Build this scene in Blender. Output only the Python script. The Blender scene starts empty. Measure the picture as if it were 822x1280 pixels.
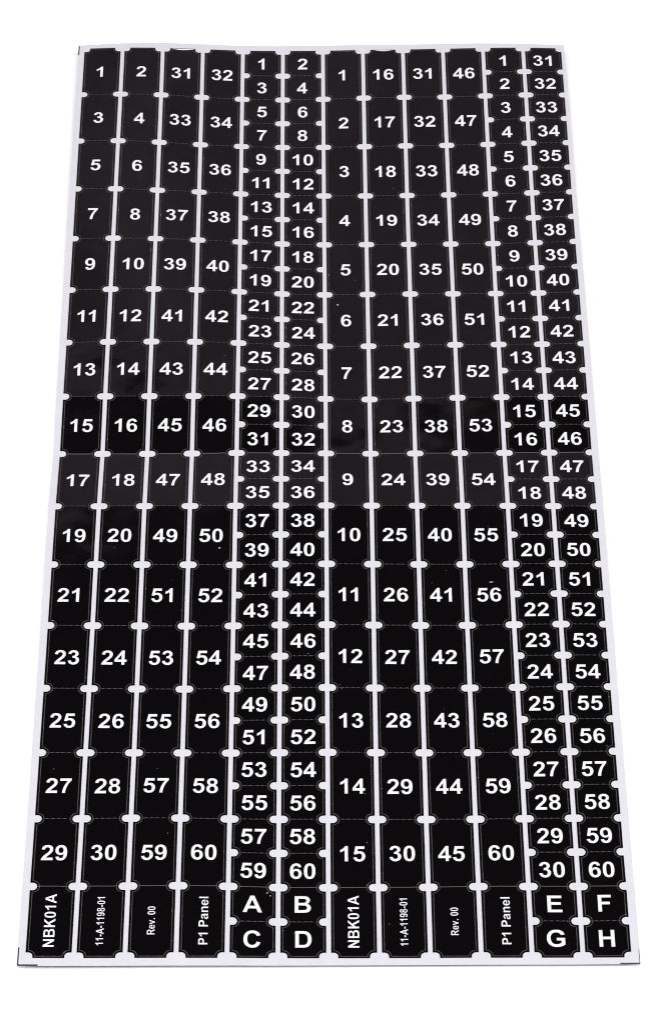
import bpy, math, random
import numpy as np
from mathutils import Matrix, Vector
from mathutils.geometry import tessellate_polygon

random.seed(7)
K = 0.0127                       # metres per column of labels (half an inch)
CAM = (3687.488, 0.901406, 65.0848, 0.06429, -1.64808, -0.010525, 0.006220)
scene = bpy.context.scene
COL = scene.collection

# ------------------------------------------------------------------ camera
def place_camera():
    f, pitch, d, tx, ty, yaw, roll = CAM
    fw = Vector((-math.sin(yaw) * math.cos(pitch), math.cos(yaw) * math.cos(pitch), -math.sin(pitch)))
    eye = (Vector((tx, ty, 0)) - fw * d) * K
    r = fw.cross(Vector((0, 0, 1))).normalized()
    u = r.cross(fw)
    r2 = r * math.cos(roll) + u * math.sin(roll)
    u2 = -r * math.sin(roll) + u * math.cos(roll)
    cd = bpy.data.cameras.new('camera')
    cd.sensor_fit = 'VERTICAL'
    cd.sensor_height = 24
    cd.lens = 24 * f / 1280
    cd.clip_start = 0.01
    cd.clip_end = 50
    o = bpy.data.objects.new('camera', cd)
    m = Matrix((r2, u2, -fw)).transposed().to_4x4()
    m.translation = eye
    o.matrix_world = m
    COL.objects.link(o)
    scene.camera = o
place_camera()

# ------------------------------------------------------------------ light: studio softboxes in a dim room
w = bpy.data.worlds.new('World')
scene.world = w
w.use_nodes = True
w.node_tree.nodes['Background'].inputs[0].default_value = (0.5, 0.48, 0.52, 1)
w.node_tree.nodes['Background'].inputs[1].default_value = 0.075
scene.cycles.pixel_filter_type = 'BLACKMAN_HARRIS'
scene.cycles.filter_width = 1.1
scene.view_settings.view_transform = 'Standard'
scene.view_settings.look = 'None'
scene.view_settings.exposure = 0
scene.view_settings.gamma = 1
scene.view_settings.use_curve_mapping = False

def softbox(name, loc, target, sx, sy, power):
    l = bpy.data.lights.new(name, 'AREA')
    l.shape = 'RECTANGLE'
    l.size, l.size_y = sx, sy
    l.energy = power
    l.color = (1.0, 0.99, 1.0)
    o = bpy.data.objects.new(name, l)
    o.location = loc
    o.rotation_euler = (Vector(target) - Vector(loc)).to_track_quat('-Z', 'Y').to_euler()
    COL.objects.link(o)
softbox('softbox_overhead', (0, -0.44, 1.35), (0, 0.0, 0), 1.5, 0.72, 25.0)
softbox('softbox_side', (-1.05, -0.1, 0.75), (0, 0, 0), 0.5, 0.8, 6.4)
softbox('softbox_side', (1.05, -0.1, 0.75), (0, 0, 0), 0.5, 0.8, 6.4)

# ------------------------------------------------------------------ materials
def new_mat(name):
    m = bpy.data.materials.new(name)
    m.use_nodes = True
    nt = m.node_tree
    return m, nt, nt.nodes['Principled BSDF']

def noise(nt, scale, detail=3, rough=0.5):
    tc = nt.nodes.new('ShaderNodeNewGeometry')
    n = nt.nodes.new('ShaderNodeTexNoise')
    n.inputs['Scale'].default_value = scale
    n.inputs['Detail'].default_value = detail
    n.inputs['Roughness'].default_value = rough
    nt.links.new(tc.outputs['Position'], n.inputs['Vector'])
    return n

def ramp(nt, src, stops):
    r = nt.nodes.new('ShaderNodeValToRGB')
    e = r.color_ramp.elements
    e[0].position, e[0].color = stops[0][0], stops[0][1] + (1,)
    e[1].position, e[1].color = stops[1][0], stops[1][1] + (1,)
    for p, c in stops[2:]:
        x = e.new(p)
        x.color = c + (1,)
    nt.links.new(src, r.inputs[0])
    return r

def bump(nt, bsdf, parts):
    prev = None
    for n, strength, dist in parts:
        b = nt.nodes.new('ShaderNodeBump')
        b.inputs['Strength'].default_value = strength
        b.inputs['Distance'].default_value = dist
        nt.links.new(n.outputs[0], b.inputs['Height'])
        if prev:
            nt.links.new(prev.outputs[0], b.inputs['Normal'])
        prev = b
    nt.links.new(prev.outputs[0], bsdf.inputs['Normal'])

M_back, nt, b = new_mat('white_backdrop_paper')
b.inputs['Base Color'].default_value = (0.90, 0.90, 0.90, 1)
b.inputs['Roughness'].default_value = 0.9
b.inputs['Specular IOR Level'].default_value = 0.1

M_panel, nt, b = new_mat('reflection_panel_grey')
r = ramp(nt, noise(nt, 9, 4, 0.6).outputs[0], [(0.35, (0.125, 0.100, 0.119)), (0.65, (0.250, 0.202, 0.239))])  # mottled so the sheen mirrored in the vinyl comes out uneven
nt.links.new(r.outputs[0], b.inputs['Base Color'])
b.inputs['Roughness'].default_value = 0.9

M_paper, nt, b = new_mat('silicone_release_paper')
n = noise(nt, 260, 4, 0.6)
r = ramp(nt, n.outputs[0], [(0.3, (0.535, 0.533, 0.568)), (0.7, (0.56, 0.558, 0.595))])
nt.links.new(r.outputs[0], b.inputs['Base Color'])
b.inputs['Roughness'].default_value = 0.55
b.inputs['Specular IOR Level'].default_value = 0.3
bump(nt, b, [(noise(nt, 45, 2), 0.35, 0.0004)])

M_black, nt, b = new_mat('glossy_black_vinyl')
n = noise(nt, 3000, 2, 0.6)
r = ramp(nt, n.outputs[0], [(0.35, (0.0012, 0.0009, 0.0011)), (0.75, (0.0024, 0.0019, 0.0022))])
nt.links.new(r.outputs[0], b.inputs['Base Color'])
rn = ramp(nt, noise(nt, 70, 3).outputs[0], [(0.3, (0.07,) * 3), (0.7, (0.12,) * 3)])
nt.links.new(rn.outputs[0], b.inputs['Roughness'])
b.inputs['Specular IOR Level'].default_value = 0.5
bump(nt, b, [(noise(nt, 38, 2, 0.45), 1.0, 0.0007), (noise(nt, 170, 2, 0.5), 0.25, 0.00008)])

M_ink, nt, b = new_mat('white_print')
n = noise(nt, 900, 3, 0.6)
r = ramp(nt, n.outputs[0], [(0.3, (0.68, 0.68, 0.69)), (0.7, (0.73, 0.73, 0.74))])
nt.links.new(r.outputs[0], b.inputs['Base Color'])
b.inputs['Roughness'].default_value = 0.35

M_cut, nt, b = new_mat('kiss_cut_groove')
n = noise(nt, 1100, 4, 0.75)
r = ramp(nt, n.outputs[0], [(0.40, (0.022, 0.019, 0.020)), (0.60, (0.058, 0.050, 0.053)), (0.675, (0.08, 0.072, 0.075)), (0.73, (0.70, 0.68, 0.68))])
nt.links.new(r.outputs[0], b.inputs['Base Color'])
b.inputs['Roughness'].default_value = 0.6

M_perf, nt, b = new_mat('perforated_film_edge')
b.inputs['Base Color'].default_value = (0.075, 0.066, 0.070, 1)
b.inputs['Roughness'].default_value = 0.6

M_mark, nt, b = new_mat('crop_mark_ink')
b.inputs['Base Color'].default_value = (0.02, 0.018, 0.035, 1)
b.inputs['Roughness'].default_value = 0.5

M_dust, nt, b = new_mat('dust')
b.inputs['Base Color'].default_value = (0.45, 0.44, 0.45, 1)
b.inputs['Roughness'].default_value = 0.9

# ------------------------------------------------------------------ the bent sheet: where each point of it lies
# node (i, j): column boundary i, half row j, in units of one column; row j = 16 is the fold
GRID = np.array([
 [(-6.0074,12.8658,0.3068),(-5.0070,12.8704,0.3378),(-4.0055,12.8721,0.3283),(-3.0053,12.8716,0.2818),(-2.0060,12.8712,0.2305),(-1.0066,12.8722,0.2165),(-0.0073,12.8728,0.2233),(0.9926,12.8737,0.2462),(1.9929,12.8729,0.2631),(2.9930,12.8720,0.2876),(3.9933,12.8725,0.3117),(4.9940,12.8738,0.3194),(5.9944,12.8732,0.2956)],
 [(-6.0043,12.0613,0.3078),(-5.0042,12.0654,0.3284),(-4.0038,12.0674,0.3084),(-3.0054,12.0675,0.2420),(-2.0068,12.0678,0.1765),(-1.0064,12.0688,0.1553),(-0.0063,12.0692,0.1726),(0.9934,12.0695,0.2087),(1.9936,12.0689,0.2321),(2.9941,12.0681,0.2491),(3.9942,12.0683,0.2791),(4.9947,12.0693,0.3011),(5.9953,12.0686,0.2859)],
 [(-6.0032,11.2565,0.3038),(-5.0026,11.2608,0.3217),(-4.0023,11.2630,0.2918),(-3.0053,11.2630,0.2066),(-2.0067,11.2641,0.1370),(-1.0063,11.2651,0.1103),(-0.0061,11.2655,0.1314),(0.9937,11.2657,0.1720),(1.9941,11.2652,0.1978),(2.9948,11.2640,0.2068),(3.9953,11.2642,0.2429),(4.9955,11.2648,0.2740),(5.9962,11.2641,0.2702)],
 [(-6.0014,10.4521,0.3011),(-5.0011,10.4560,0.3100),(-4.0016,10.4579,0.2662),(-3.0046,10.4586,0.1800),(-2.0062,10.4598,0.1105),(-1.0058,10.4608,0.0797),(-0.0052,10.4615,0.0930),(0.9949,10.4617,0.1270),(1.9952,10.4614,0.1539),(2.9960,10.4605,0.1675),(3.9963,10.4603,0.2011),(4.9965,10.4604,0.2374),(5.9972,10.4597,0.2474)],
 [(-6.0014,9.6472,0.2938),(-5.0003,9.6518,0.3013),(-4.0010,9.6532,0.2461),(-3.0038,9.6538,0.1603),(-2.0048,9.6552,0.0955),(-1.0049,9.6563,0.0593),(-0.0045,9.6572,0.0590),(0.9957,9.6579,0.0825),(1.9962,9.6579,0.1088),(2.9970,9.6569,0.1238),(3.9975,9.6565,0.1558),(4.9979,9.6565,0.1970),(5.9983,9.6553,0.2149)],
 [(-5.9989,8.8429,0.2893),(-4.9987,8.8468,0.2869),(-3.9997,8.8484,0.2328),(-3.0020,8.8493,0.1553),(-2.0036,8.8502,0.0868),(-1.0039,8.8515,0.0460),(-0.0035,8.8527,0.0330),(0.9969,8.8537,0.0420),(1.9973,8.8539,0.0610),(2.9978,8.8533,0.0813),(3.9983,8.8528,0.1121),(4.9985,8.8524,0.1526),(5.9988,8.8510,0.1808)],
 [(-5.9981,8.0382,0.2776),(-4.9974,8.0424,0.2780),(-3.9981,8.0436,0.2276),(-2.9998,8.0448,0.1593),(-2.0015,8.0457,0.0908),(-1.0025,8.0465,0.0391),(-0.0027,8.0477,0.0151),(0.9974,8.0489,0.0141),(1.9976,8.0494,0.0259),(2.9980,8.0492,0.0466),(3.9986,8.0486,0.0741),(4.9986,8.0482,0.1133),(5.9985,8.0468,0.1523)],
 [(-5.9959,7.2340,0.2618),(-4.9958,7.2374,0.2647),(-3.9961,7.2391,0.2301),(-2.9975,7.2403,0.1700),(-1.9997,7.2410,0.0989),(-1.0012,7.2415,0.0380),(-0.0018,7.2429,0.0101),(0.9982,7.2442,0.0077),(1.9983,7.2448,0.0148),(2.9985,7.2447,0.0296),(3.9986,7.2442,0.0514),(4.9983,7.2435,0.0853),(5.9973,7.2428,0.1336)],
 [(-5.9946,6.4296,0.2389),(-4.9943,6.4327,0.2533),(-3.9942,6.4345,0.2341),(-2.9953,6.4359,0.1822),(-1.9975,6.4365,0.1094),(-1.0001,6.4366,0.0402),(-0.0013,6.4377,0.0079),(0.9985,6.4396,0.0121),(1.9985,6.4401,0.0177),(2.9986,6.4399,0.0256),(3.9987,6.4394,0.0403),(4.9984,6.4387,0.0694),(5.9974,6.4384,0.1183)],
 [(-5.9930,5.6255,0.2154),(-4.9931,5.6278,0.2373),(-3.9929,5.6296,0.2322),(-2.9936,5.6311,0.1891),(-1.9961,5.6316,0.1152),(-0.9989,5.6314,0.0411),(-0.0000,5.6325,0.0084),(0.9995,5.6345,0.0150),(1.9991,5.6352,0.0239),(2.9990,5.6350,0.0288),(3.9990,5.6344,0.0378),(4.9988,5.6338,0.0619),(5.9978,5.6339,0.1074)],
 [(-5.9923,4.8212,0.1914),(-4.9921,4.8232,0.2205),(-3.9917,4.8248,0.2254),(-2.9919,4.8264,0.1921),(-1.9940,4.8269,0.1225),(-0.9975,4.8263,0.0445),(0.0007,4.8274,0.0100),(0.9999,4.8294,0.0175),(1.9994,4.8304,0.0313),(2.9991,4.8301,0.0364),(3.9990,4.8295,0.0416),(4.9989,4.8288,0.0602),(5.9984,4.8291,0.0992)],
 [(-5.9909,4.0172,0.1739),(-4.9911,4.0186,0.2021),(-3.9910,4.0199,0.2101),(-2.9912,4.0213,0.1866),(-1.9931,4.0221,0.1272),(-0.9963,4.0214,0.0511),(0.0019,4.0219,0.0080),(1.0009,4.0238,0.0133),(2.0000,4.0251,0.0338),(2.9994,4.0252,0.0448),(3.9991,4.0246,0.0506),(4.9989,4.0239,0.0634),(5.9985,4.0243,0.0936)],
 [(-5.9910,3.2130,0.1579),(-4.9904,3.2142,0.1825),(-3.9899,3.2150,0.1896),(-2.9903,3.2163,0.1765),(-1.9915,3.2174,0.1323),(-0.9945,3.2169,0.0637),(0.0029,3.2166,0.0108),(1.0015,3.2181,0.0088),(1.9999,3.2200,0.0351),(2.9993,3.2202,0.0524),(3.9990,3.2198,0.0611),(4.9988,3.2192,0.0701),(5.9990,3.2191,0.0899)],
 [(-5.9902,2.4090,0.1434),(-4.9902,2.4098,0.1593),(-3.9902,2.4102,0.1654),(-2.9904,2.4111,0.1602),(-1.9912,2.4123,0.1322),(-0.9931,2.4124,0.0777),(0.0039,2.4117,0.0194),(1.0024,2.4126,0.0076),(2.0008,2.4144,0.0320),(2.9995,2.4149,0.0557),(3.9987,2.4147,0.0695),(4.9981,2.4144,0.0783),(5.9981,2.4143,0.0905)],
 [(-5.9905,1.6049,0.1268),(-4.9900,1.6054,0.1340),(-3.9898,1.6056,0.1370),(-2.9901,1.6061,0.1401),(-1.9904,1.6074,0.1313),(-0.9920,1.6079,0.0913),(0.0045,1.6067,0.0276),(1.0026,1.6068,0.0051),(2.0008,1.6090,0.0299),(2.9992,1.6096,0.0577),(3.9981,1.6095,0.0760),(4.9976,1.6095,0.0868),(5.9974,1.6094,0.0895)],
 [(-5.9901,0.8023,0.0726),(-4.9901,0.8025,0.0764),(-3.9902,0.8025,0.0793),(-2.9908,0.8025,0.0856),(-1.9915,0.8036,0.0922),(-0.9927,0.8033,0.0708),(0.0051,0.8024,0.0350),(1.0032,0.8018,0.0126),(2.0017,0.8034,0.0239),(3.0002,0.8042,0.0414),(3.9991,0.8045,0.0542),(4.9983,0.8047,0.0627),(5.9982,0.8047,0.0683)],
 [(-5.9902,-0.0003,0.0168),(-4.9897,-0.0002,0.0185),(-3.9898,-0.0005,0.0196),(-2.9904,-0.0010,0.0270),(-1.9916,-0.0003,0.0450),(-0.9933,-0.0016,0.0400),(0.0046,-0.0029,0.0270),(1.0031,-0.0035,0.0157),(2.0017,-0.0020,0.0201),(3.0004,-0.0012,0.0258),(3.9994,-0.0005,0.0315),(4.9988,-0.0002,0.0364),(5.9989,0.0000,0.0456)],
 [(-5.9914,-0.8014,0.0909),(-4.9914,-0.8017,0.0927),(-3.9916,-0.8020,0.0949),(-2.9920,-0.8026,0.1014),(-1.9929,-0.8018,0.1174),(-0.9937,-0.8023,0.1191),(0.0047,-0.8026,0.1141),(1.0031,-0.8044,0.0977),(2.0016,-0.8040,0.0941),(3.0004,-0.8036,0.0945),(3.9994,-0.8034,0.0935),(4.9987,-0.8033,0.0907),(5.9986,-0.8038,0.0879)],
 [(-5.9933,-1.6029,0.1622),(-4.9924,-1.6032,0.1645),(-3.9922,-1.6037,0.1673),(-2.9928,-1.6047,0.1691),(-1.9929,-1.6053,0.1743),(-0.9941,-1.6052,0.1808),(0.0043,-1.6054,0.1808),(1.0024,-1.6061,0.1723),(2.0007,-1.6062,0.1652),(2.9995,-1.6062,0.1606),(3.9988,-1.6063,0.1533),(4.9983,-1.6069,0.1404),(5.9982,-1.6080,0.1254)],
 [(-5.9931,-2.4077,0.1645),(-4.9931,-2.4081,0.1636),(-3.9932,-2.4086,0.1623),(-2.9935,-2.4096,0.1587),(-1.9941,-2.4108,0.1553),(-0.9949,-2.4101,0.1714),(0.0037,-2.4105,0.1759),(1.0023,-2.4114,0.1657),(2.0009,-2.4116,0.1560),(2.9997,-2.4117,0.1521),(3.9989,-2.4117,0.1526),(4.9985,-2.4117,0.1501),(5.9983,-2.4131,0.1347)],
 [(-5.9936,-3.2125,0.1595),(-4.9933,-3.2129,0.1548),(-3.9935,-3.2135,0.1497),(-2.9940,-3.2143,0.1425),(-1.9943,-3.2159,0.1355),(-0.9955,-3.2151,0.1584),(0.0032,-3.2156,0.1648),(1.0014,-3.2166,0.1526),(2.0001,-3.2170,0.1407),(2.9988,-3.2171,0.1380),(3.9983,-3.2170,0.1463),(4.9980,-3.2167,0.1523),(5.9981,-3.2183,0.1388)],
 [(-5.9940,-4.0174,0.1462),(-4.9941,-4.0179,0.1370),(-3.9944,-4.0185,0.1275),(-2.9949,-4.0195,0.1178),(-1.9955,-4.0209,0.1163),(-0.9965,-4.0199,0.1447),(0.0022,-4.0207,0.1504),(1.0008,-4.0218,0.1360),(1.9996,-4.0223,0.1218),(2.9986,-4.0225,0.1209),(3.9979,-4.0223,0.1350),(4.9973,-4.0218,0.1489),(5.9972,-4.0235,0.1380)],
 [(-5.9949,-4.8222,0.1282),(-4.9945,-4.8228,0.1148),(-3.9949,-4.8234,0.1018),(-2.9957,-4.8246,0.0919),(-1.9959,-4.8258,0.0984),(-0.9976,-4.8251,0.1274),(0.0011,-4.8257,0.1334),(0.9994,-4.8269,0.1168),(1.9983,-4.8275,0.1015),(2.9976,-4.8278,0.1020),(3.9970,-4.8276,0.1206),(4.9966,-4.8270,0.1391),(5.9966,-4.8286,0.1315)],
 [(-5.9963,-5.6270,0.1093),(-4.9965,-5.6279,0.0926),(-3.9967,-5.6286,0.0766),(-2.9970,-5.6297,0.0686),(-1.9976,-5.6305,0.0826),(-0.9986,-5.6303,0.1086),(0.0003,-5.6305,0.1177),(0.9990,-5.6320,0.0979),(1.9980,-5.6325,0.0836),(2.9973,-5.6329,0.0868),(3.9967,-5.6327,0.1071),(4.9962,-5.6324,0.1247),(5.9961,-5.6336,0.1215)],
 [(-5.9984,-6.4320,0.0928),(-4.9983,-6.4330,0.0760),(-3.9980,-6.4337,0.0594),(-2.9980,-6.4350,0.0510),(-1.9981,-6.4356,0.0651),(-0.9993,-6.4355,0.0891),(-0.0005,-6.4355,0.0982),(0.9981,-6.4372,0.0789),(1.9971,-6.4376,0.0672),(2.9965,-6.4380,0.0714),(3.9961,-6.4377,0.0920),(4.9961,-6.4376,0.1090),(5.9958,-6.4385,0.1093)],
 [(-5.9998,-7.2370,0.0815),(-4.9997,-7.2381,0.0689),(-3.9994,-7.2386,0.0560),(-2.9992,-7.2395,0.0478),(-1.9993,-7.2405,0.0543),(-0.9999,-7.2406,0.0719),(-0.0009,-7.2407,0.0793),(0.9982,-7.2421,0.0645),(1.9976,-7.2426,0.0536),(2.9974,-7.2430,0.0562),(3.9972,-7.2430,0.0727),(4.9970,-7.2430,0.0903),(5.9969,-7.2436,0.0968)],
 [(-6.0023,-8.0422,0.0746),(-5.0011,-8.0431,0.0682),(-4.0002,-8.0433,0.0626),(-2.9995,-8.0440,0.0537),(-1.9996,-8.0457,0.0469),(-1.0004,-8.0459,0.0561),(-0.0013,-8.0454,0.0647),(0.9978,-8.0470,0.0496),(1.9971,-8.0475,0.0396),(2.9973,-8.0480,0.0404),(3.9977,-8.0482,0.0539),(4.9979,-8.0485,0.0715),(5.9981,-8.0486,0.0859)],
 [(-6.0026,-8.8475,0.0714),(-5.0024,-8.8485,0.0691),(-4.0019,-8.8480,0.0737),(-3.0014,-8.8483,0.0667),(-2.0013,-8.8507,0.0462),(-1.0015,-8.8513,0.0417),(-0.0018,-8.8505,0.0467),(0.9979,-8.8520,0.0327),(1.9978,-8.8526,0.0242),(2.9982,-8.8531,0.0259),(3.9986,-8.8533,0.0407),(4.9989,-8.8539,0.0576),(5.9989,-8.8539,0.0739)],
 [(-6.0054,-9.6527,0.0743),(-5.0036,-9.6541,0.0720),(-4.0029,-9.6526,0.0868),(-3.0023,-9.6522,0.0844),(-2.0024,-9.6554,0.0505),(-1.0023,-9.6565,0.0313),(-0.0021,-9.6559,0.0278),(0.9970,-9.6570,0.0174),(1.9974,-9.6577,0.0137),(2.9983,-9.6582,0.0186),(3.9996,-9.6583,0.0352),(5.0005,-9.6593,0.0495),(6.0013,-9.6596,0.0637)],
 [(-6.0052,-10.4577,0.0838),(-5.0048,-10.4588,0.0833),(-4.0042,-10.4580,0.0948),(-3.0035,-10.4570,0.0959),(-2.0034,-10.4601,0.0591),(-1.0033,-10.4618,0.0265),(-0.0032,-10.4612,0.0174),(0.9971,-10.4620,0.0120),(1.9977,-10.4625,0.0147),(2.9988,-10.4621,0.0280),(4.0001,-10.4632,0.0376),(5.0013,-10.4647,0.0466),(6.0014,-10.4653,0.0597)],
 [(-6.0081,-11.2627,0.0986),(-5.0064,-11.2637,0.0953),(-4.0048,-11.2633,0.1013),(-3.0040,-11.2613,0.1094),(-2.0036,-11.2633,0.0795),(-1.0043,-11.2672,0.0323),(-0.0039,-11.2664,0.0212),(0.9961,-11.2667,0.0202),(1.9969,-11.2673,0.0266),(2.9983,-11.2655,0.0477),(4.0000,-11.2678,0.0478),(5.0017,-11.2702,0.0487),(6.0033,-11.2711,0.0643)],
 [(-6.0066,-12.0676,0.1139),(-5.0062,-12.0684,0.1092),(-4.0053,-12.0680,0.1111),(-3.0045,-12.0667,0.1141),(-2.0041,-12.0679,0.0948),(-1.0043,-12.0715,0.0561),(-0.0042,-12.0709,0.0449),(0.9960,-12.0707,0.0464),(1.9964,-12.0710,0.0531),(2.9970,-12.0701,0.0663),(3.9980,-12.0720,0.0649),(4.9992,-12.0755,0.0601),(5.9992,-12.0764,0.0767)],
 [(-6.0085,-12.8723,0.1305),(-5.0072,-12.8733,0.1222),(-4.0056,-12.8728,0.1203),(-3.0034,-12.8717,0.1180),(-2.0033,-12.8725,0.1107),(-1.0035,-12.8747,0.0951),(-0.0045,-12.8742,0.0853),(0.9949,-12.8744,0.0828),(1.9948,-12.8750,0.0842),(2.9946,-12.8744,0.0887),(3.9946,-12.8762,0.0875),(4.9951,-12.8790,0.0885),(5.9957,-12.8809,0.0974)],
])
QR = 1.61                        # height of a full row in column widths

def cr(p0, p1, p2, p3, t):
    t = t[:, None]
    return 0.5 * ((2 * p1) + (-p0 + p2) * t + (2 * p0 - 5 * p1 + 4 * p2 - p3) * t ** 2 + (-p0 + 3 * p1 - 3 * p2 + p3) * t ** 3)

def pad(G):
    G = np.concatenate([2 * G[:1] - G[1:2], G, 2 * G[-1:] - G[-2:-1]], 0)
    return np.concatenate([2 * G[:, :1] - G[:, 1:2], G, 2 * G[:, -1:] - G[:, -2:-1]], 1)
CUTS = (0, 14, 16, 18, 32)      # the film bends along its perforations here, the sheet is folded at 16
HALF = [pad(GRID[a:b + 1]) for a, b in zip(CUTS, CUTS[1:])]

def segment(y):
    yn = np.asarray(y, float) / (QR * 0.5)
    return np.clip(np.searchsorted(CUTS[1:-1], yn, side='left'), 0, 3)

def interp(G, x, y):             # x, y in node steps from the first node of this half
    nx, ny = G.shape[1] - 2, G.shape[0] - 2
    i = np.clip(np.floor(x).astype(int), 0, nx - 2)
    j = np.clip(np.floor(y).astype(int), 0, ny - 2)
    tx, ty = x - i, y - j
    ex = np.where(tx < 0, tx, np.where(tx > 1, tx - 1, 0))
    ey = np.where(ty < 0, ty, np.where(ty > 1, ty - 1, 0))
    tx, ty = tx - ex, ty - ey
    rows = [cr(G[j + k, i], G[j + k, i + 1], G[j + k, i + 2], G[j + k, i + 3], tx) for k in range(4)]
    p = cr(rows[0], rows[1], rows[2], rows[3], ty)
    dx = G[j + 1, i + 2] - G[j + 1, i + 1]
    dy = G[j + 2, i + 1] - G[j + 1, i + 1]
    return p + dx * ex[:, None] + dy * ey[:, None]

def surf(x, y, side=None):
    """x, y on the flat sheet (column widths; y downwards) -> points on the bent sheet"""
    x = np.asarray(x, float); y = np.asarray(y, float)
    sg = segment(y) if side is None else np.full(x.shape, side)
    out = np.zeros((len(x), 3))
    for k in range(4):
        m_ = sg == k
        if m_.any():
            out[m_] = interp(HALF[k], x[m_], y[m_] / (QR * 0.5) - CUTS[k])
    return out

def frame(x, y, side=None):
    x = np.asarray(x, float); y = np.asarray(y, float)
    if side is None:
        side = segment(y)
        P_, N_ = np.zeros((len(x), 3)), np.zeros((len(x), 3))
        for k in range(4):
            m_ = side == k
            if m_.any():
                P_[m_], N_[m_] = frame(x[m_], y[m_], k)
        return P_, N_
    e = 0.02
    p = surf(x, y, side)
    du = surf(x + e, y, side) - surf(x - e, y, side)
    dv = surf(x, y + e, side) - surf(x, y - e, side)
    n_ = np.cross(dv, du)
    n_ /= np.linalg.norm(n_, axis=1)[:, None]
    return p, n_

def make(name, V2, faces, h, mat, parent, side=None, rims=(), origin=None):
    """V2: (x, y) or (x, y, extra height) points of the flat sheet"""
    V2 = np.array([(v + (0.0,))[:3] if len(v) == 2 else v for v in V2], float)
    p, n_ = frame(V2[:, 0], V2[:, 1], side)
    p = (p + n_ * (h + V2[:, 2])[:, None]) * K
    if origin is None:
        origin = p.mean(0)
    me = bpy.data.meshes.new(name)
    me.from_pydata((p - origin).tolist(), [], faces)
    me.materials.append(mat)
    me.polygons.foreach_set('use_smooth', [True] * len(me.polygons))
    for i0, i1, d in rims:
        n_[i0:i1] = d
    me.normals_split_custom_set_from_vertices([tuple(v) for v in n_])
    o = bpy.data.objects.new(name, me)
    COL.objects.link(o)
    if parent is not None:
        o.parent = parent
        off = np.array(parent.get('_o', (0, 0, 0)))
        o.location = tuple(origin - ORIG.get(parent.name, np.zeros(3)))
    else:
        o.location = tuple(origin)
    ORIG[o.name] = np.array(origin)
    return o
ORIG = {}

# ------------------------------------------------------------------ the setting: white surface, plus an unseen panel added for its reflection
def slab(name, x0, x1, y0, y1, z0, z1, mat, label):
    V = [(x, y, z) for z in (z0, z1) for y in (y0, y1) for x in (x0, x1)]
    F = [(0, 2, 3, 1), (4, 5, 7, 6), (0, 1, 5, 4), (2, 6, 7, 3), (0, 4, 6, 2), (1, 3, 7, 5)]
    me = bpy.data.meshes.new(name)
    me.from_pydata(V, [], F)
    me.materials.append(mat)
    o = bpy.data.objects.new(name, me)
    COL.objects.link(o)
    o['kind'] = 'structure'
    o['label'] = label
slab('white_surface', -1.6, 1.6, -1.6, 0.618, -0.02, 0.0, M_back, 'plain white surface that the sheet of labels lies on')
slab('reflection_panel', -1.6, 1.6, 0.62, 0.66, -0.3, 0.78, M_panel, 'grey panel added out of view for the black labels to mirror')  # added out of view, only to put a grey sheen on the glossy labels
for v in bpy.data.objects['reflection_panel'].data.vertices:
    if v.co.z > 0.5:
        v.co.z = 0.774 - 0.36 * v.co.x  # top edge sloped to set where the mirrored sheen stops in each column

# ------------------------------------------------------------------ the sheet
sheet = bpy.data.objects.new('label_sheet', None)
sheet.empty_display_size = 0.02
COL.objects.link(sheet)
sheet['label'] = 'large white backing sheet of glossy black number labels in twelve columns, lying on white surface'
sheet['category'] = 'label sheet'

TOPM = ([0, 1, 2, 4, 7, 10, 12], [.130, .165, .185, .17, .183, .17, .12])
RIGHTM = ([0, 3, 5, 8, 10, 16], [.035, .06, .085, .105, .1, .115])
BLACK_TOP, BLACK_BOT = -0.024 * QR, 16.024 * QR
def backing():
    nx, ny = 96, 128
    xs = np.linspace(0, 1, nx + 1)
    ys = np.linspace(0, 1, ny + 1)
    V = []
    for j, t in enumerate(ys):
        for s in xs:
            xx = -0.105 + s * 12.2
            top = BLACK_TOP - np.interp(xx, *TOPM)
            bot = BLACK_BOT + 0.178 - 0.027 * s
            yy = top + t * (bot - top) if not (j == 64) else 8 * QR
            if j != 64:
                yy = top + (8 * QR - top) * (t * 2) if t < .5 else 8 * QR + (bot - 8 * QR) * (t * 2 - 1)
            right = 12 + np.interp(yy / QR, *RIGHTM)
            V.append((-0.105 + s * (right + 0.105), yy, 0.0))
    n0 = len(V)
    V += [(a, b2, -0.004) for a, b2, _ in V]
    F = []
    W_ = nx + 1
    for j in range(ny):
        for i in range(nx):
            a = j * W_ + i
            F.append((a, a + W_, a + W_ + 1, a + 1))
            F.append((a + n0, a + 1 + n0, a + W_ + 1 + n0, a + W_ + n0))
    rims = []
    def rim(ids, d):
        i0 = len(V)
        V.extend(V[i] for i in ids)
        V.extend(V[i + n0] for i in ids)
        m_ = len(ids)
        for k in range(m_ - 1):
            F.append((i0 + k, i0 + k + 1, i0 + m_ + k + 1, i0 + m_ + k))
        rims.append((i0, len(V), d))
    rims.append((n0, 2 * n0, (0, 0, -1)))
    rim([i for i in range(W_)], (0, 1, 0))
    rim([ny * W_ + i for i in range(nx, -1, -1)], (0, -1, 0))
    rim([j * W_ for j in range(ny, -1, -1)], (-1, 0, 0))
    rim([j * W_ + nx for j in range(ny + 1)], (1, 0, 0))
    make('backing_sheet', V, F, 0.0, M_paper, sheet, rims=rims)
backing()

G_ = 0.048        # half of the white gap between two columns
SR = 0.0875       # radius of the round slot ends
SX = 0.188        # half length of a slot
TH = 0.006        # thickness of the vinyl

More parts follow.
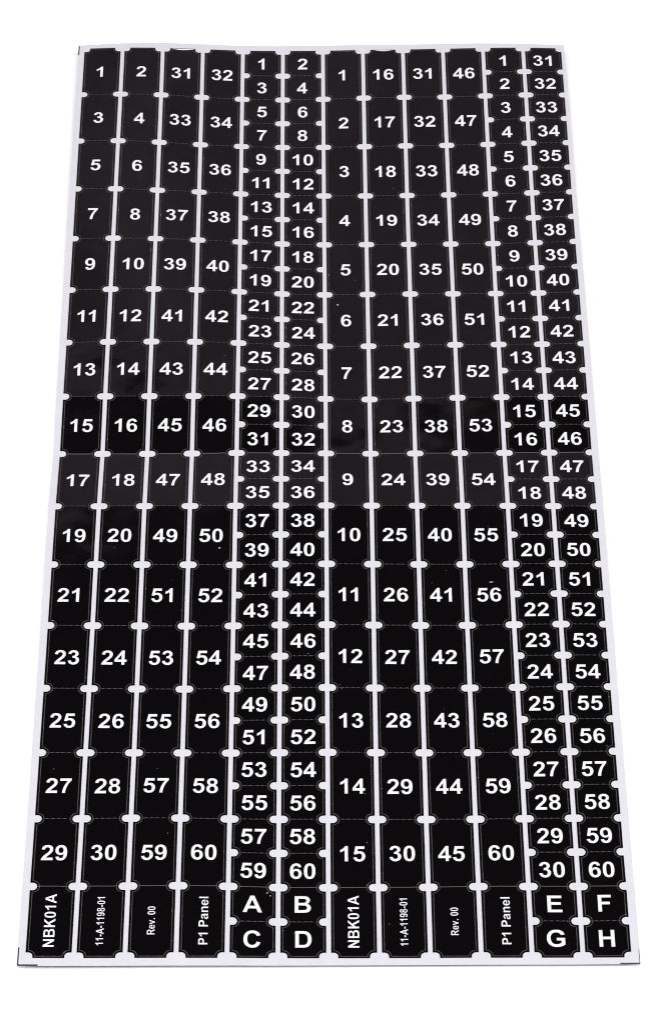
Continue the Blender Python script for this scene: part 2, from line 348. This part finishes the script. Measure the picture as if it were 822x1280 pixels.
def label_levels(y0, y1):
    """(y, inset) pairs down one label; None breaks the strip where the outline steps sideways"""
    top = BLACK_TOP if y0 == 0 else y0 + 0.0015
    bot = BLACK_BOT if abs(y1 - 16 * QR) < 1e-6 else y1 - 0.0015
    L = []
    def arc(d):
        return SX - SR + math.sqrt(max(SR * SR - d * d, 0))
    if y0 == 0:
        L += [(top, SX), (0.0, SX)]
    for k in range(0 if y0 else 1, 7):
        a = math.pi / 2 * k / 6
        L.append((max(y0 + SR * math.sin(a), top), arc(SR * math.sin(a))))
    L.append(None)
    ya, yb = y0 + SR, y1 - SR
    n_ = 8 if y1 - y0 > 1.2 else 4
    for k in range(n_ + 1):
        L.append((ya + (yb - ya) * k / n_, G_))
    L.append(None)
    for k in range(6, -1, -1):
        a = math.pi / 2 * k / 6
        if bot > y1 and k == 0:
            break
        L.append((min(y1 - SR * math.sin(a), bot), arc(SR * math.sin(a))))
    if bot > y1:
        L += [(y1, SX), (bot, SX)]
    return L

def black_label(c, y0, y1, side):
    V, F = [], []
    prev = None
    NX = 4
    for lv in label_levels(y0, y1):
        if lv is None:
            prev = None
            continue
        y, ins = lv
        base = len(V)
        xl, xr = c + ins, c + 1 - ins
        V.append((xl, y, -TH * 0.9))
        for k in range(NX + 1):
            V.append((xl + (xr - xl) * k / NX, y, 0.0))
        V.append((xr, y, -TH * 0.9))
        if prev is not None:
            for k in range(NX + 2):
                F.append((prev + k, base + k, base + k + 1, prev + k + 1))
        prev = base
    return make('black_label', V, F, TH, M_black, sheet, side)

def ribbon(pts, wd, V, F):
    pts = [np.array(p, float) for p in pts]
    for k, p in enumerate(pts):
        a = pts[max(k - 1, 0)]; b_ = pts[min(k + 1, len(pts) - 1)]
        d = b_ - a
        d /= np.linalg.norm(d)
        nn = np.array((-d[1], d[0])) * wd / 2
        V.append(tuple(p + nn)); V.append(tuple(p - nn))
        if k:
            i = len(V) - 4
            F.append((i, i + 2, i + 3, i + 1))

def cut_line(c, y0, y1, lab, side):
    V, F = [], []
    rho = SR + 0.045
    xin = G_ + 0.050
    th_max = math.acos((xin - (SX - SR)) / rho)
    for mir in (0, 1):
        pts = []
        for k in range(6):
            a = th_max * k / 5
            pts.append((SX - SR + rho * math.cos(a), y0 + rho * math.sin(a)))
        for k in range(1, 5):
            pts.append((xin, y0 + rho + (y1 - y0 - 2 * rho) * k / 5))
        for k in range(5, -1, -1):
            a = th_max * k / 5
            pts.append((SX - SR + rho * math.cos(a), y1 - rho * math.sin(a)))
        pts = [(c + (1 - x if mir else x), y) for x, y in pts]
        ribbon(pts, 0.015, V, F)
    xa = SX - SR + rho
    for edge, on in ((y0, y0 == 0), (y1, abs(y1 - 16 * QR) < 1e-6)):
        if on:
            ribbon([(c + xa + (1 - 2 * xa) * k / 4, edge) for k in range(5)], 0.015, V, F)
    make('cut_line', V, F, TH + 0.0022, M_cut, lab, side)

def perforation(c, y, lab, side, row):
    V, F = [], []
    xa = SX - SR + SR + 0.05
    if row in (8.0, 15.0):
        ribbon([(c + xa + (1 - 2 * xa) * k / 5, y - 0.004 + random.uniform(-.003, .003)) for k in range(6)], 0.013 if row == 15 else 0.018, V, F)
    else:
        n_ = 4
        st = (1 - 2 * xa - 0.04) / n_
        for k in range(n_):
            x0 = c + xa + 0.03 + k * st + random.uniform(-0.008, 0.008)
            ribbon([(x0, y - 0.004), (x0 + st * random.uniform(0.46, 0.58), y - 0.004)], 0.012, V, F)
    make('perforation', V, F, TH + 0.0024, M_perf, lab, side)

# ------------------------------------------------------------------ lettering: bold grotesque outlines, 2048 to the em
GL = {
'0': (1139, "M562 1472Q775 1472 895 1320Q1038 1140 1038 723Q1038 307 894 125Q775 -25 562 -25Q348 -25 217 139.5Q86 304 86 726Q86 1140 230 1322Q349 1472 562 1472ZM562 1239Q511 1239 471 1206.5Q431 1174 409 1090Q380 981 380 723Q380 465 406 368.5Q432 272 471.5 240Q511 208 562 208Q613 208 653 240.5Q693 273 715 357Q744 465 744 723Q744 981 718 1077.5Q692 1174 652.5 1206.5Q613 1239 562 1239Z"),
'1': (1139, "M807 0L526 0L526 1059Q372 915 163 846L163 1101Q273 1137 402 1237.5Q531 1338 579 1472L807 1472Z"),
'2': (1139, "M1036 261L1036 0L51 0Q67 148 147 280.5Q227 413 463 632Q653 809 696 872Q754 959 754 1044Q754 1138 703.5 1188.5Q653 1239 564 1239Q476 1239 424 1186Q372 1133 364 1010L84 1038Q109 1270 241 1371Q373 1472 571 1472Q788 1472 912 1355Q1036 1238 1036 1064Q1036 965 1000.5 875.5Q965 786 888 688Q837 623 704 501Q571 379 535.5 339Q500 299 478 261Z"),
'3': (1139, "M77 389L349 422Q362 318 419 263Q476 208 557 208Q644 208 703.5 274Q763 340 763 452Q763 558 706 620Q649 682 567 682Q513 682 438 661L469 890Q583 887 643 939.5Q703 992 703 1079Q703 1153 659 1197Q615 1241 542 1241Q470 1241 419 1191Q368 1141 357 1045L98 1089Q125 1222 179.5 1301.5Q234 1381 331.5 1426.5Q429 1472 550 1472Q757 1472 882 1340Q985 1232 985 1096Q985 903 774 788Q900 761 975.5 667Q1051 573 1051 440Q1051 247 910 111Q769 -25 559 -25Q360 -25 229 89.5Q98 204 77 389Z"),
'4': (1139, "M638 0L638 295L38 295L38 541L674 1472L910 1472L910 542L1092 542L1092 295L910 295L910 0ZM638 542L638 1043L301 542Z"),
'5': (1139, "M91 377L371 406Q383 311 442 255.5Q501 200 578 200Q666 200 727 271.5Q788 343 788 487Q788 622 727.5 689.5Q667 757 570 757Q449 757 353 650L125 683L269 1446L1012 1446L1012 1183L482 1183L438 934Q532 981 630 981Q817 981 947 845Q1077 709 1077 492Q1077 311 972 169Q829 -25 575 -25Q372 -25 244 84Q116 193 91 377Z"),
'6': (1139, "M1039 1107L767 1077Q757 1161 715 1201Q673 1241 606 1241Q517 1241 455.5 1161Q394 1081 378 828Q483 952 639 952Q815 952 940.5 818Q1066 684 1066 472Q1066 247 934 111Q802 -25 595 -25Q373 -25 230 147.5Q87 320 87 713Q87 1116 236 1294Q385 1472 623 1472Q790 1472 899.5 1378.5Q1009 1285 1039 1107ZM402 495Q402 358 465 283.5Q528 209 609 209Q687 209 739 270Q791 331 791 470Q791 613 735 679.5Q679 746 595 746Q514 746 458 682.5Q402 619 402 495Z"),
'7': (1139, "M85 1185L85 1446L1047 1446L1047 1241Q928 1124 805 905Q682 686 617.5 439.5Q553 193 554 0L283 0Q290 303 408.5 619Q527 935 725 1185Z"),
'8': (1139, "M322 789Q213 835 163.5 915.5Q114 996 114 1092Q114 1256 228.5 1363Q343 1470 554 1470Q763 1470 878.5 1363Q994 1256 994 1092Q994 990 941 910.5Q888 831 792 789Q914 740 977.5 646Q1041 552 1041 429Q1041 226 911.5 99Q782 -28 567 -28Q367 -28 234 77Q77 201 77 417Q77 536 136 635.5Q195 735 322 789ZM380 1073Q380 989 427.5 942Q475 895 554 895Q634 895 682 942.5Q730 990 730 1074Q730 1153 682.5 1200.5Q635 1248 557 1248Q476 1248 428 1200Q380 1152 380 1073ZM354 421Q354 305 413.5 240Q473 175 562 175Q649 175 706 237.5Q763 300 763 418Q763 521 705 583.5Q647 646 558 646Q455 646 404.5 575Q354 504 354 421Z"),
'9': (1139, "M92 339L364 369Q374 286 416 246Q458 206 527 206Q614 206 675 286Q736 366 753 618Q647 495 488 495Q315 495 189.5 628.5Q64 762 64 976Q64 1199 196.5 1335.5Q329 1472 534 1472Q757 1472 900 1299.5Q1043 1127 1043 732Q1043 330 894 152Q745 -26 506 -26Q334 -26 228 65.5Q122 157 92 339ZM728 953Q728 1089 665.5 1164Q603 1239 521 1239Q443 1239 391.5 1177.5Q340 1116 340 976Q340 834 396 767.5Q452 701 536 701Q617 701 672.5 765Q728 829 728 953Z"),
'A': (1479, "M1471 0L1149 0L1021 333L435 333L314 0L0 0L571 1466L884 1466ZM926 580L724 1124L526 580Z"),
'B': (1479, "M150 1466L736 1466Q910 1466 995.5 1451.5Q1081 1437 1148.5 1391Q1216 1345 1261 1268.5Q1306 1192 1306 1097Q1306 994 1250.5 908Q1195 822 1100 779Q1234 740 1306 646Q1378 552 1378 425Q1378 325 1331.5 230.5Q1285 136 1204.5 79.5Q1124 23 1006 10Q932 2 649 0L150 0ZM446 1222L446 883L640 883Q813 883 855 888Q931 897 974.5 940.5Q1018 984 1018 1055Q1018 1123 980.5 1165.5Q943 1208 869 1217Q825 1222 616 1222ZM446 639L446 247L720 247Q880 247 923 256Q989 268 1030.5 314.5Q1072 361 1072 439Q1072 505 1040 551Q1008 597 947.5 618Q887 639 685 639Z"),
'C': (1479, "M1087 539L1374 448Q1308 208 1154.5 91.5Q1001 -25 765 -25Q473 -25 285 174.5Q97 374 97 720Q97 1086 286 1288.5Q475 1491 783 1491Q1052 1491 1220 1332Q1320 1238 1370 1062L1077 992Q1051 1106 968.5 1172Q886 1238 768 1238Q605 1238 503.5 1121Q402 1004 402 742Q402 464 502 346Q602 228 762 228Q880 228 965 303Q1050 378 1087 539Z"),
'D': (1479, "M148 1466L689 1466Q872 1466 968 1438Q1097 1400 1189 1303Q1281 1206 1329 1065.5Q1377 925 1377 719Q1377 538 1332 407Q1277 247 1175 148Q1098 73 967 31Q869 0 705 0L148 0ZM444 1218L444 247L665 247Q789 247 844 261Q916 279 963.5 322Q1011 365 1041 463.5Q1071 562 1071 732Q1071 902 1041 993Q1011 1084 957 1135Q903 1186 820 1204Q758 1218 577 1218Z"),
'E': (1366, "M149 0L149 1466L1236 1466L1236 1218L445 1218L445 893L1181 893L1181 646L445 646L445 247L1264 247L1264 0Z"),
'F': (1251, "M151 0L151 1466L1156 1466L1156 1218L447 1218L447 871L1059 871L1059 623L447 623L447 0Z"),
'G': (1593, "M831 539L831 786L1469 786L1469 202Q1376 112 1199.5 43.5Q1023 -25 842 -25Q612 -25 441 71.5Q270 168 184 347.5Q98 527 98 738Q98 967 194 1145Q290 1323 475 1418Q616 1491 826 1491Q1099 1491 1252.5 1376.5Q1406 1262 1450 1060L1156 1005Q1125 1113 1039.5 1175.5Q954 1238 826 1238Q632 1238 517.5 1115Q403 992 403 750Q403 489 519 358.5Q635 228 823 228Q916 228 1009.5 264.5Q1103 301 1170 353L1170 539Z"),
'H': (1479, "M150 0L150 1466L446 1466L446 889L1026 889L1026 1466L1322 1466L1322 0L1026 0L1026 641L446 641L446 0Z"),
'K': (1479, "M153 0L153 1466L449 1466L449 815L1047 1466L1445 1466L893 895L1475 0L1092 0L689 688L449 443L449 0Z"),
'N': (1479, "M152 0L152 1466L440 1466L1040 487L1040 1466L1315 1466L1315 0L1018 0L427 956L427 0Z"),
'P': (1366, "M149 0L149 1466L624 1466Q894 1466 976 1444Q1102 1411 1187 1300.5Q1272 1190 1272 1015Q1272 880 1223 788Q1174 696 1098.5 643.5Q1023 591 945 574Q839 553 638 553L445 553L445 0ZM445 1218L445 802L607 802Q782 802 841 825Q900 848 933.5 897Q967 946 967 1011Q967 1091 920 1143Q873 1195 801 1208Q748 1218 588 1218Z"),
'R': (1479, "M150 0L150 1466L773 1466Q1008 1466 1114.5 1426.5Q1221 1387 1285 1286Q1349 1185 1349 1055Q1349 890 1252 782.5Q1155 675 962 647Q1058 591 1120.5 524Q1183 457 1289 286L1468 0L1114 0L900 319Q786 490 744 534.5Q702 579 655 595.5Q608 612 506 612L446 612L446 0ZM446 846L665 846Q878 846 931 864Q984 882 1014 926Q1044 970 1044 1036Q1044 1110 1004.5 1155.5Q965 1201 893 1213Q857 1218 677 1218L446 1218Z"),
'e': (1139, "M762 338L1042 291Q988 137 871.5 56.5Q755 -24 580 -24Q303 -24 170 157Q65 302 65 523Q65 787 203 936.5Q341 1086 552 1086Q789 1086 926 929.5Q1063 773 1057 450L353 450Q356 325 421 255.5Q486 186 583 186Q649 186 694 222Q739 258 762 338ZM778 622Q775 744 715 807.5Q655 871 569 871Q477 871 417 804Q357 737 358 622Z"),
'v': (1139, "M439 0L11 1062L306 1062L506 520L564 339Q587 408 593 430Q607 475 623 520L825 1062L1114 1062L692 0Z"),
'a': (1139, "M357 738L108 783Q150 933 252 1009.5Q354 1086 555 1086Q740 1086 830 1043Q920 1000 956.5 933Q993 866 993 688L990 361Q990 225 1003.5 160.5Q1017 96 1052 0L774 0Q763 28 747 83Q740 108 737 116Q665 46 583 11Q501 -24 408 -24Q244 -24 149.5 65Q55 154 55 290Q55 380 98 450.5Q141 521 218.5 558.5Q296 596 442 624Q639 661 715 693L715 721Q715 802 675 836.5Q635 871 524 871Q449 871 407 841.5Q365 812 357 738ZM715 510Q661 492 544 467Q427 442 391 418Q336 379 336 319Q336 260 380 217Q424 174 492 174Q568 174 637 224Q688 262 704 317Q715 353 715 454Z"),
'n': (1251, "M1113 0L832 0L832 542Q832 714 814 764.5Q796 815 755.5 843Q715 871 658 871Q585 871 527 831Q469 791 447.5 725Q426 659 426 481L426 0L145 0L145 1062L406 1062L406 906Q545 1086 756 1086Q849 1086 926 1052.5Q1003 1019 1042.5 967Q1082 915 1097.5 849Q1113 783 1113 660Z"),
'l': (569, "M147 0L147 1466L428 1466L428 0Z"),
'.': (569, "M147 0L147 281L428 281L428 0Z"),
'-': (682, "M80 391L80 672L632 672L632 391Z"),
' ': (569, ""),
}
import re
_gc = {}
def inset(l, hole, INK):      # the ink stops this much short of the outline (2048 to the em)
    n_ = len(l)
    area = sum(l[i][0] * l[(i + 1) % n_][1] - l[(i + 1) % n_][0] * l[i][1] for i in range(n_))
    sg = (1 if area > 0 else -1) * (-1 if hole else 1)
    out = []
    for i in range(n_):
        a, p, b_ = l[i - 1], l[i], l[(i + 1) % n_]
        d1 = Vector((p[0] - a[0], p[1] - a[1])).normalized()
        d2 = Vector((b_[0] - p[0], b_[1] - p[1])).normalized()
        m1 = Vector((-d1.y, d1.x)) * sg
        m2 = Vector((-d2.y, d2.x)) * sg
        m = m1 + m2
        if m.length < 0.5:
            m = m1
        m = m.normalized() * min(INK / max(m.normalized().dot(m1), 0.6), 1.5 * INK)
        out.append((p[0] + m.x, p[1] + m.y))
    return out
def glyph(ch, ink=12):
    if (ch, ink) in _gc:
        return _gc[ch, ink]
    adv, d = GL[ch]
    loops, cur = [], []
    for cmd, args in re.findall(r'([MLQZ])([^MLQZ]*)', d):
        a = [float(v) for v in args.split()]
        if cmd == 'M':
            cur = [(a[0], a[1])]
        elif cmd == 'L':
            cur.append((a[0], a[1]))
        elif cmd == 'Q':
            x0, y0 = cur[-1]
            for k in range(1, 5):
                t = k / 4
                cur.append(((1 - t) ** 2 * x0 + 2 * t * (1 - t) * a[0] + t * t * a[2], (1 - t) ** 2 * y0 + 2 * t * (1 - t) * a[1] + t * t * a[3]))
        else:
            if abs(cur[0][0] - cur[-1][0]) + abs(cur[0][1] - cur[-1][1]) < 1:
                cur.pop()
            loops.append(cur)
    loops = [inset(l, k > 0, ink) for k, l in enumerate(loops)]
    pts = [p for l in loops for p in l]
    tris = [] if not loops else [tuple(t) for t in tessellate_polygon([[Vector((x, y, 0)) for x, y in l] for l in loops])]
    _gc[ch, ink] = (adv, pts, tris)
    return _gc[ch, ink]

def text_shape(s, kern=90, ink=12):
    V, F, pen = [], [], 0
    for k, ch in enumerate(s):
        adv, pts, tris = glyph(ch, ink)
        if k and s[k - 1:k + 1] == '11':
            pen -= kern
        b0 = len(V)
        V += [((x + pen) / 2048, y / 2048) for x, y in pts]
        for t in tris:
            a, b_, c_ = (V[b0 + i] for i in t)
            area = (b_[0] - a[0]) * (c_[1] - a[1]) - (b_[1] - a[1]) * (c_[0] - a[0])
            F.append(tuple(b0 + i for i in (t if area > 0 else t[::-1])))
        pen += adv
    return V, F, pen / 2048

def print_text(s, cx, cy, em, lab, side, vertical=False, squeeze=1.0, height=1.0, name='printed_number'):
    V, F, wd = text_shape(s, 0 if vertical else 90, (26 if em < 0.25 else 20) if vertical else 12)
    out = []
    for x, y in V:
        a = (x - wd / 2) * em * squeeze
        b_ = (y - 0.358) * em * height
        if vertical:
            out.append((cx - b_, cy - a))
        else:
            out.append((cx + a, cy - b_))
    make(name, out, F, TH + 0.0035, M_ink, lab, side)

TALL = {0: list(range(1, 30, 2)), 1: list(range(2, 31, 2)), 2: list(range(31, 60, 2)), 3: list(range(32, 61, 2)),
        6: list(range(1, 16)), 7: list(range(16, 31)), 8: list(range(31, 46)), 9: list(range(46, 61))}
FOOT = {0: 'NBK01A', 1: '11-A-1198-01', 2: 'Rev. 00', 3: 'P1 Panel', 6: 'NBK01A', 7: '11-A-1198-01', 8: 'Rev. 00', 9: 'P1 Panel'}
SHORT = {4: list(range(1, 60, 2)) + ['A', 'C'], 5: list(range(2, 61, 2)) + ['B', 'D'],
         10: list(range(1, 31)) + ['E', 'G'], 11: list(range(31, 61)) + ['F', 'H']}
ORD = ['first', 'second', 'third', 'fourth', 'fifth', 'sixth', 'seventh', 'eighth', 'ninth', 'tenth', 'eleventh', 'twelfth']

for c in range(12):
    tall = c in TALL
    step = QR if tall else QR / 2
    items = TALL[c] + [FOOT[c]] if tall else SHORT[c]
    for k, it in enumerate(items):
        y0, y1 = k * step, (k + 1) * step
        side = int(segment((y0 + y1) / 2))
        lab = black_label(c, y0, y1, side)
        cut_line(c, y0, y1, lab, side)
        if k < len(items) - 1:
            perforation(c, y1, lab, side, round(y1 / QR, 2))
        cx = c + 0.49 + random.uniform(-0.008, 0.008)
        cy = (y0 + y1) / 2 + random.uniform(-0.008, 0.008)
        s = str(it)
        if s == 'NBK01A':
            print_text(s, cx, cy, 0.315, lab, side, True, 0.99, name='printed_text')
        elif s.startswith('11-'):
            print_text(s, cx, cy, 0.218, lab, side, True, 0.86, name='printed_text')
        elif s.startswith('Rev'):
            print_text(s, cx, cy, 0.217, lab, side, True, 0.88, name='printed_text')
        elif s.startswith('P1'):
            print_text(s, cx + .03, cy, 0.262, lab, side, True, 1.04, name='printed_text')
        elif s.isalpha():
            print_text(s, cx, cy, 0.548, lab, side, name='printed_letter')
        else:
            print_text(s, cx, cy + 0.01, 0.508, lab, side)
        lab['label'] = '%s black label reading %s in the %s column from the left' % ('tall' if tall else 'short', s, ORD[c])

# ------------------------------------------------------------------ printed crop marks at the corners of the sheet
def mark(pts, wd):
    V, F = [], []
    ribbon(pts, wd, V, F)
    make('crop_mark', V, F, 0.0022, M_mark, sheet)
YB = BLACK_BOT + 0.178
mark([(-0.092, YB - 0.42), (-0.092, YB - 0.2), (-0.090, YB - 0.010)], 0.026)
mark([(-0.103, YB - 0.018), (0.1, YB - 0.018), (0.30, YB - 0.018)], 0.034)
mark([(11.72, YB - 0.042), (11.9, YB - 0.042), (12.108, YB - 0.042)], 0.028)
mark([(12.105, YB - 0.36), (12.105, YB - 0.2), (12.105, YB - 0.04)], 0.012)
mark([(-0.090, BLACK_TOP - 0.11), (-0.092, BLACK_TOP + 0.05), (-0.094, BLACK_TOP + 0.22)], 0.030)

# ------------------------------------------------------------------ white slivers where the film has crept off the top edge
def sliver(c, x0, x1, y, hgt):
    V, F = [], []
    n_ = 10
    for k in range(n_ + 1):
        t = k / n_
        x = c + x0 + (x1 - x0) * t
        V.append((x, y)); V.append((x, y + hgt * math.sin(math.pi * t) + 0.003))
        if k:
            i = len(V) - 4
            F.append((i, i + 1, i + 3, i + 2))
    make('exposed_paper', V, F, TH + 0.003, M_ink, sheet, 0)
sliver(2, 0.22, 0.78, BLACK_TOP + 0.020, 0.038)
sliver(7, 0.30, 0.72, BLACK_TOP + 0.020, 0.028)

# ------------------------------------------------------------------ dust and film flecks: too many to count
def dust():
    V, F = [], []
    spots = [(9.55, 10.30 * QR, 0.045, 0.014), (3.67, 9.72 * QR, 0.022, 0.018), (4.78, 15.58 * QR - .8, 0.02, 0.016), (4.84, 15.62 * QR - .8, 0.016, 0.014), (6.3, 5.2 * QR, .025, .02)]
    for _ in range(170):
        c = random.randrange(12)
        edge = random.random() < 0.55
        x = c + (random.choice((0.10, 0.9)) + random.uniform(-.012, .012) if edge else random.uniform(0.15, 0.85))
        y = (random.random() ** 0.7) * 15.8 * QR + 0.1
        s = random.uniform(0.003, 0.0085)
        spots.append((x, y, s * random.uniform(0.7, 1.2), s))
    for x, y, a, b_ in spots:
        i = len(V)
        m_ = 5
        ph = random.random() * 6
        for k in range(m_):
            t = -2 * math.pi * k / m_ + ph
            r_ = random.uniform(0.7, 1.2)
            V.append((x + a * r_ * math.cos(t), y + b_ * r_ * math.sin(t)))
        F.append(tuple(range(i, i + m_)))
    o = make('dust_specks', V, F, TH + 0.005, M_dust, sheet)
    o['kind'] = 'stuff'
dust()
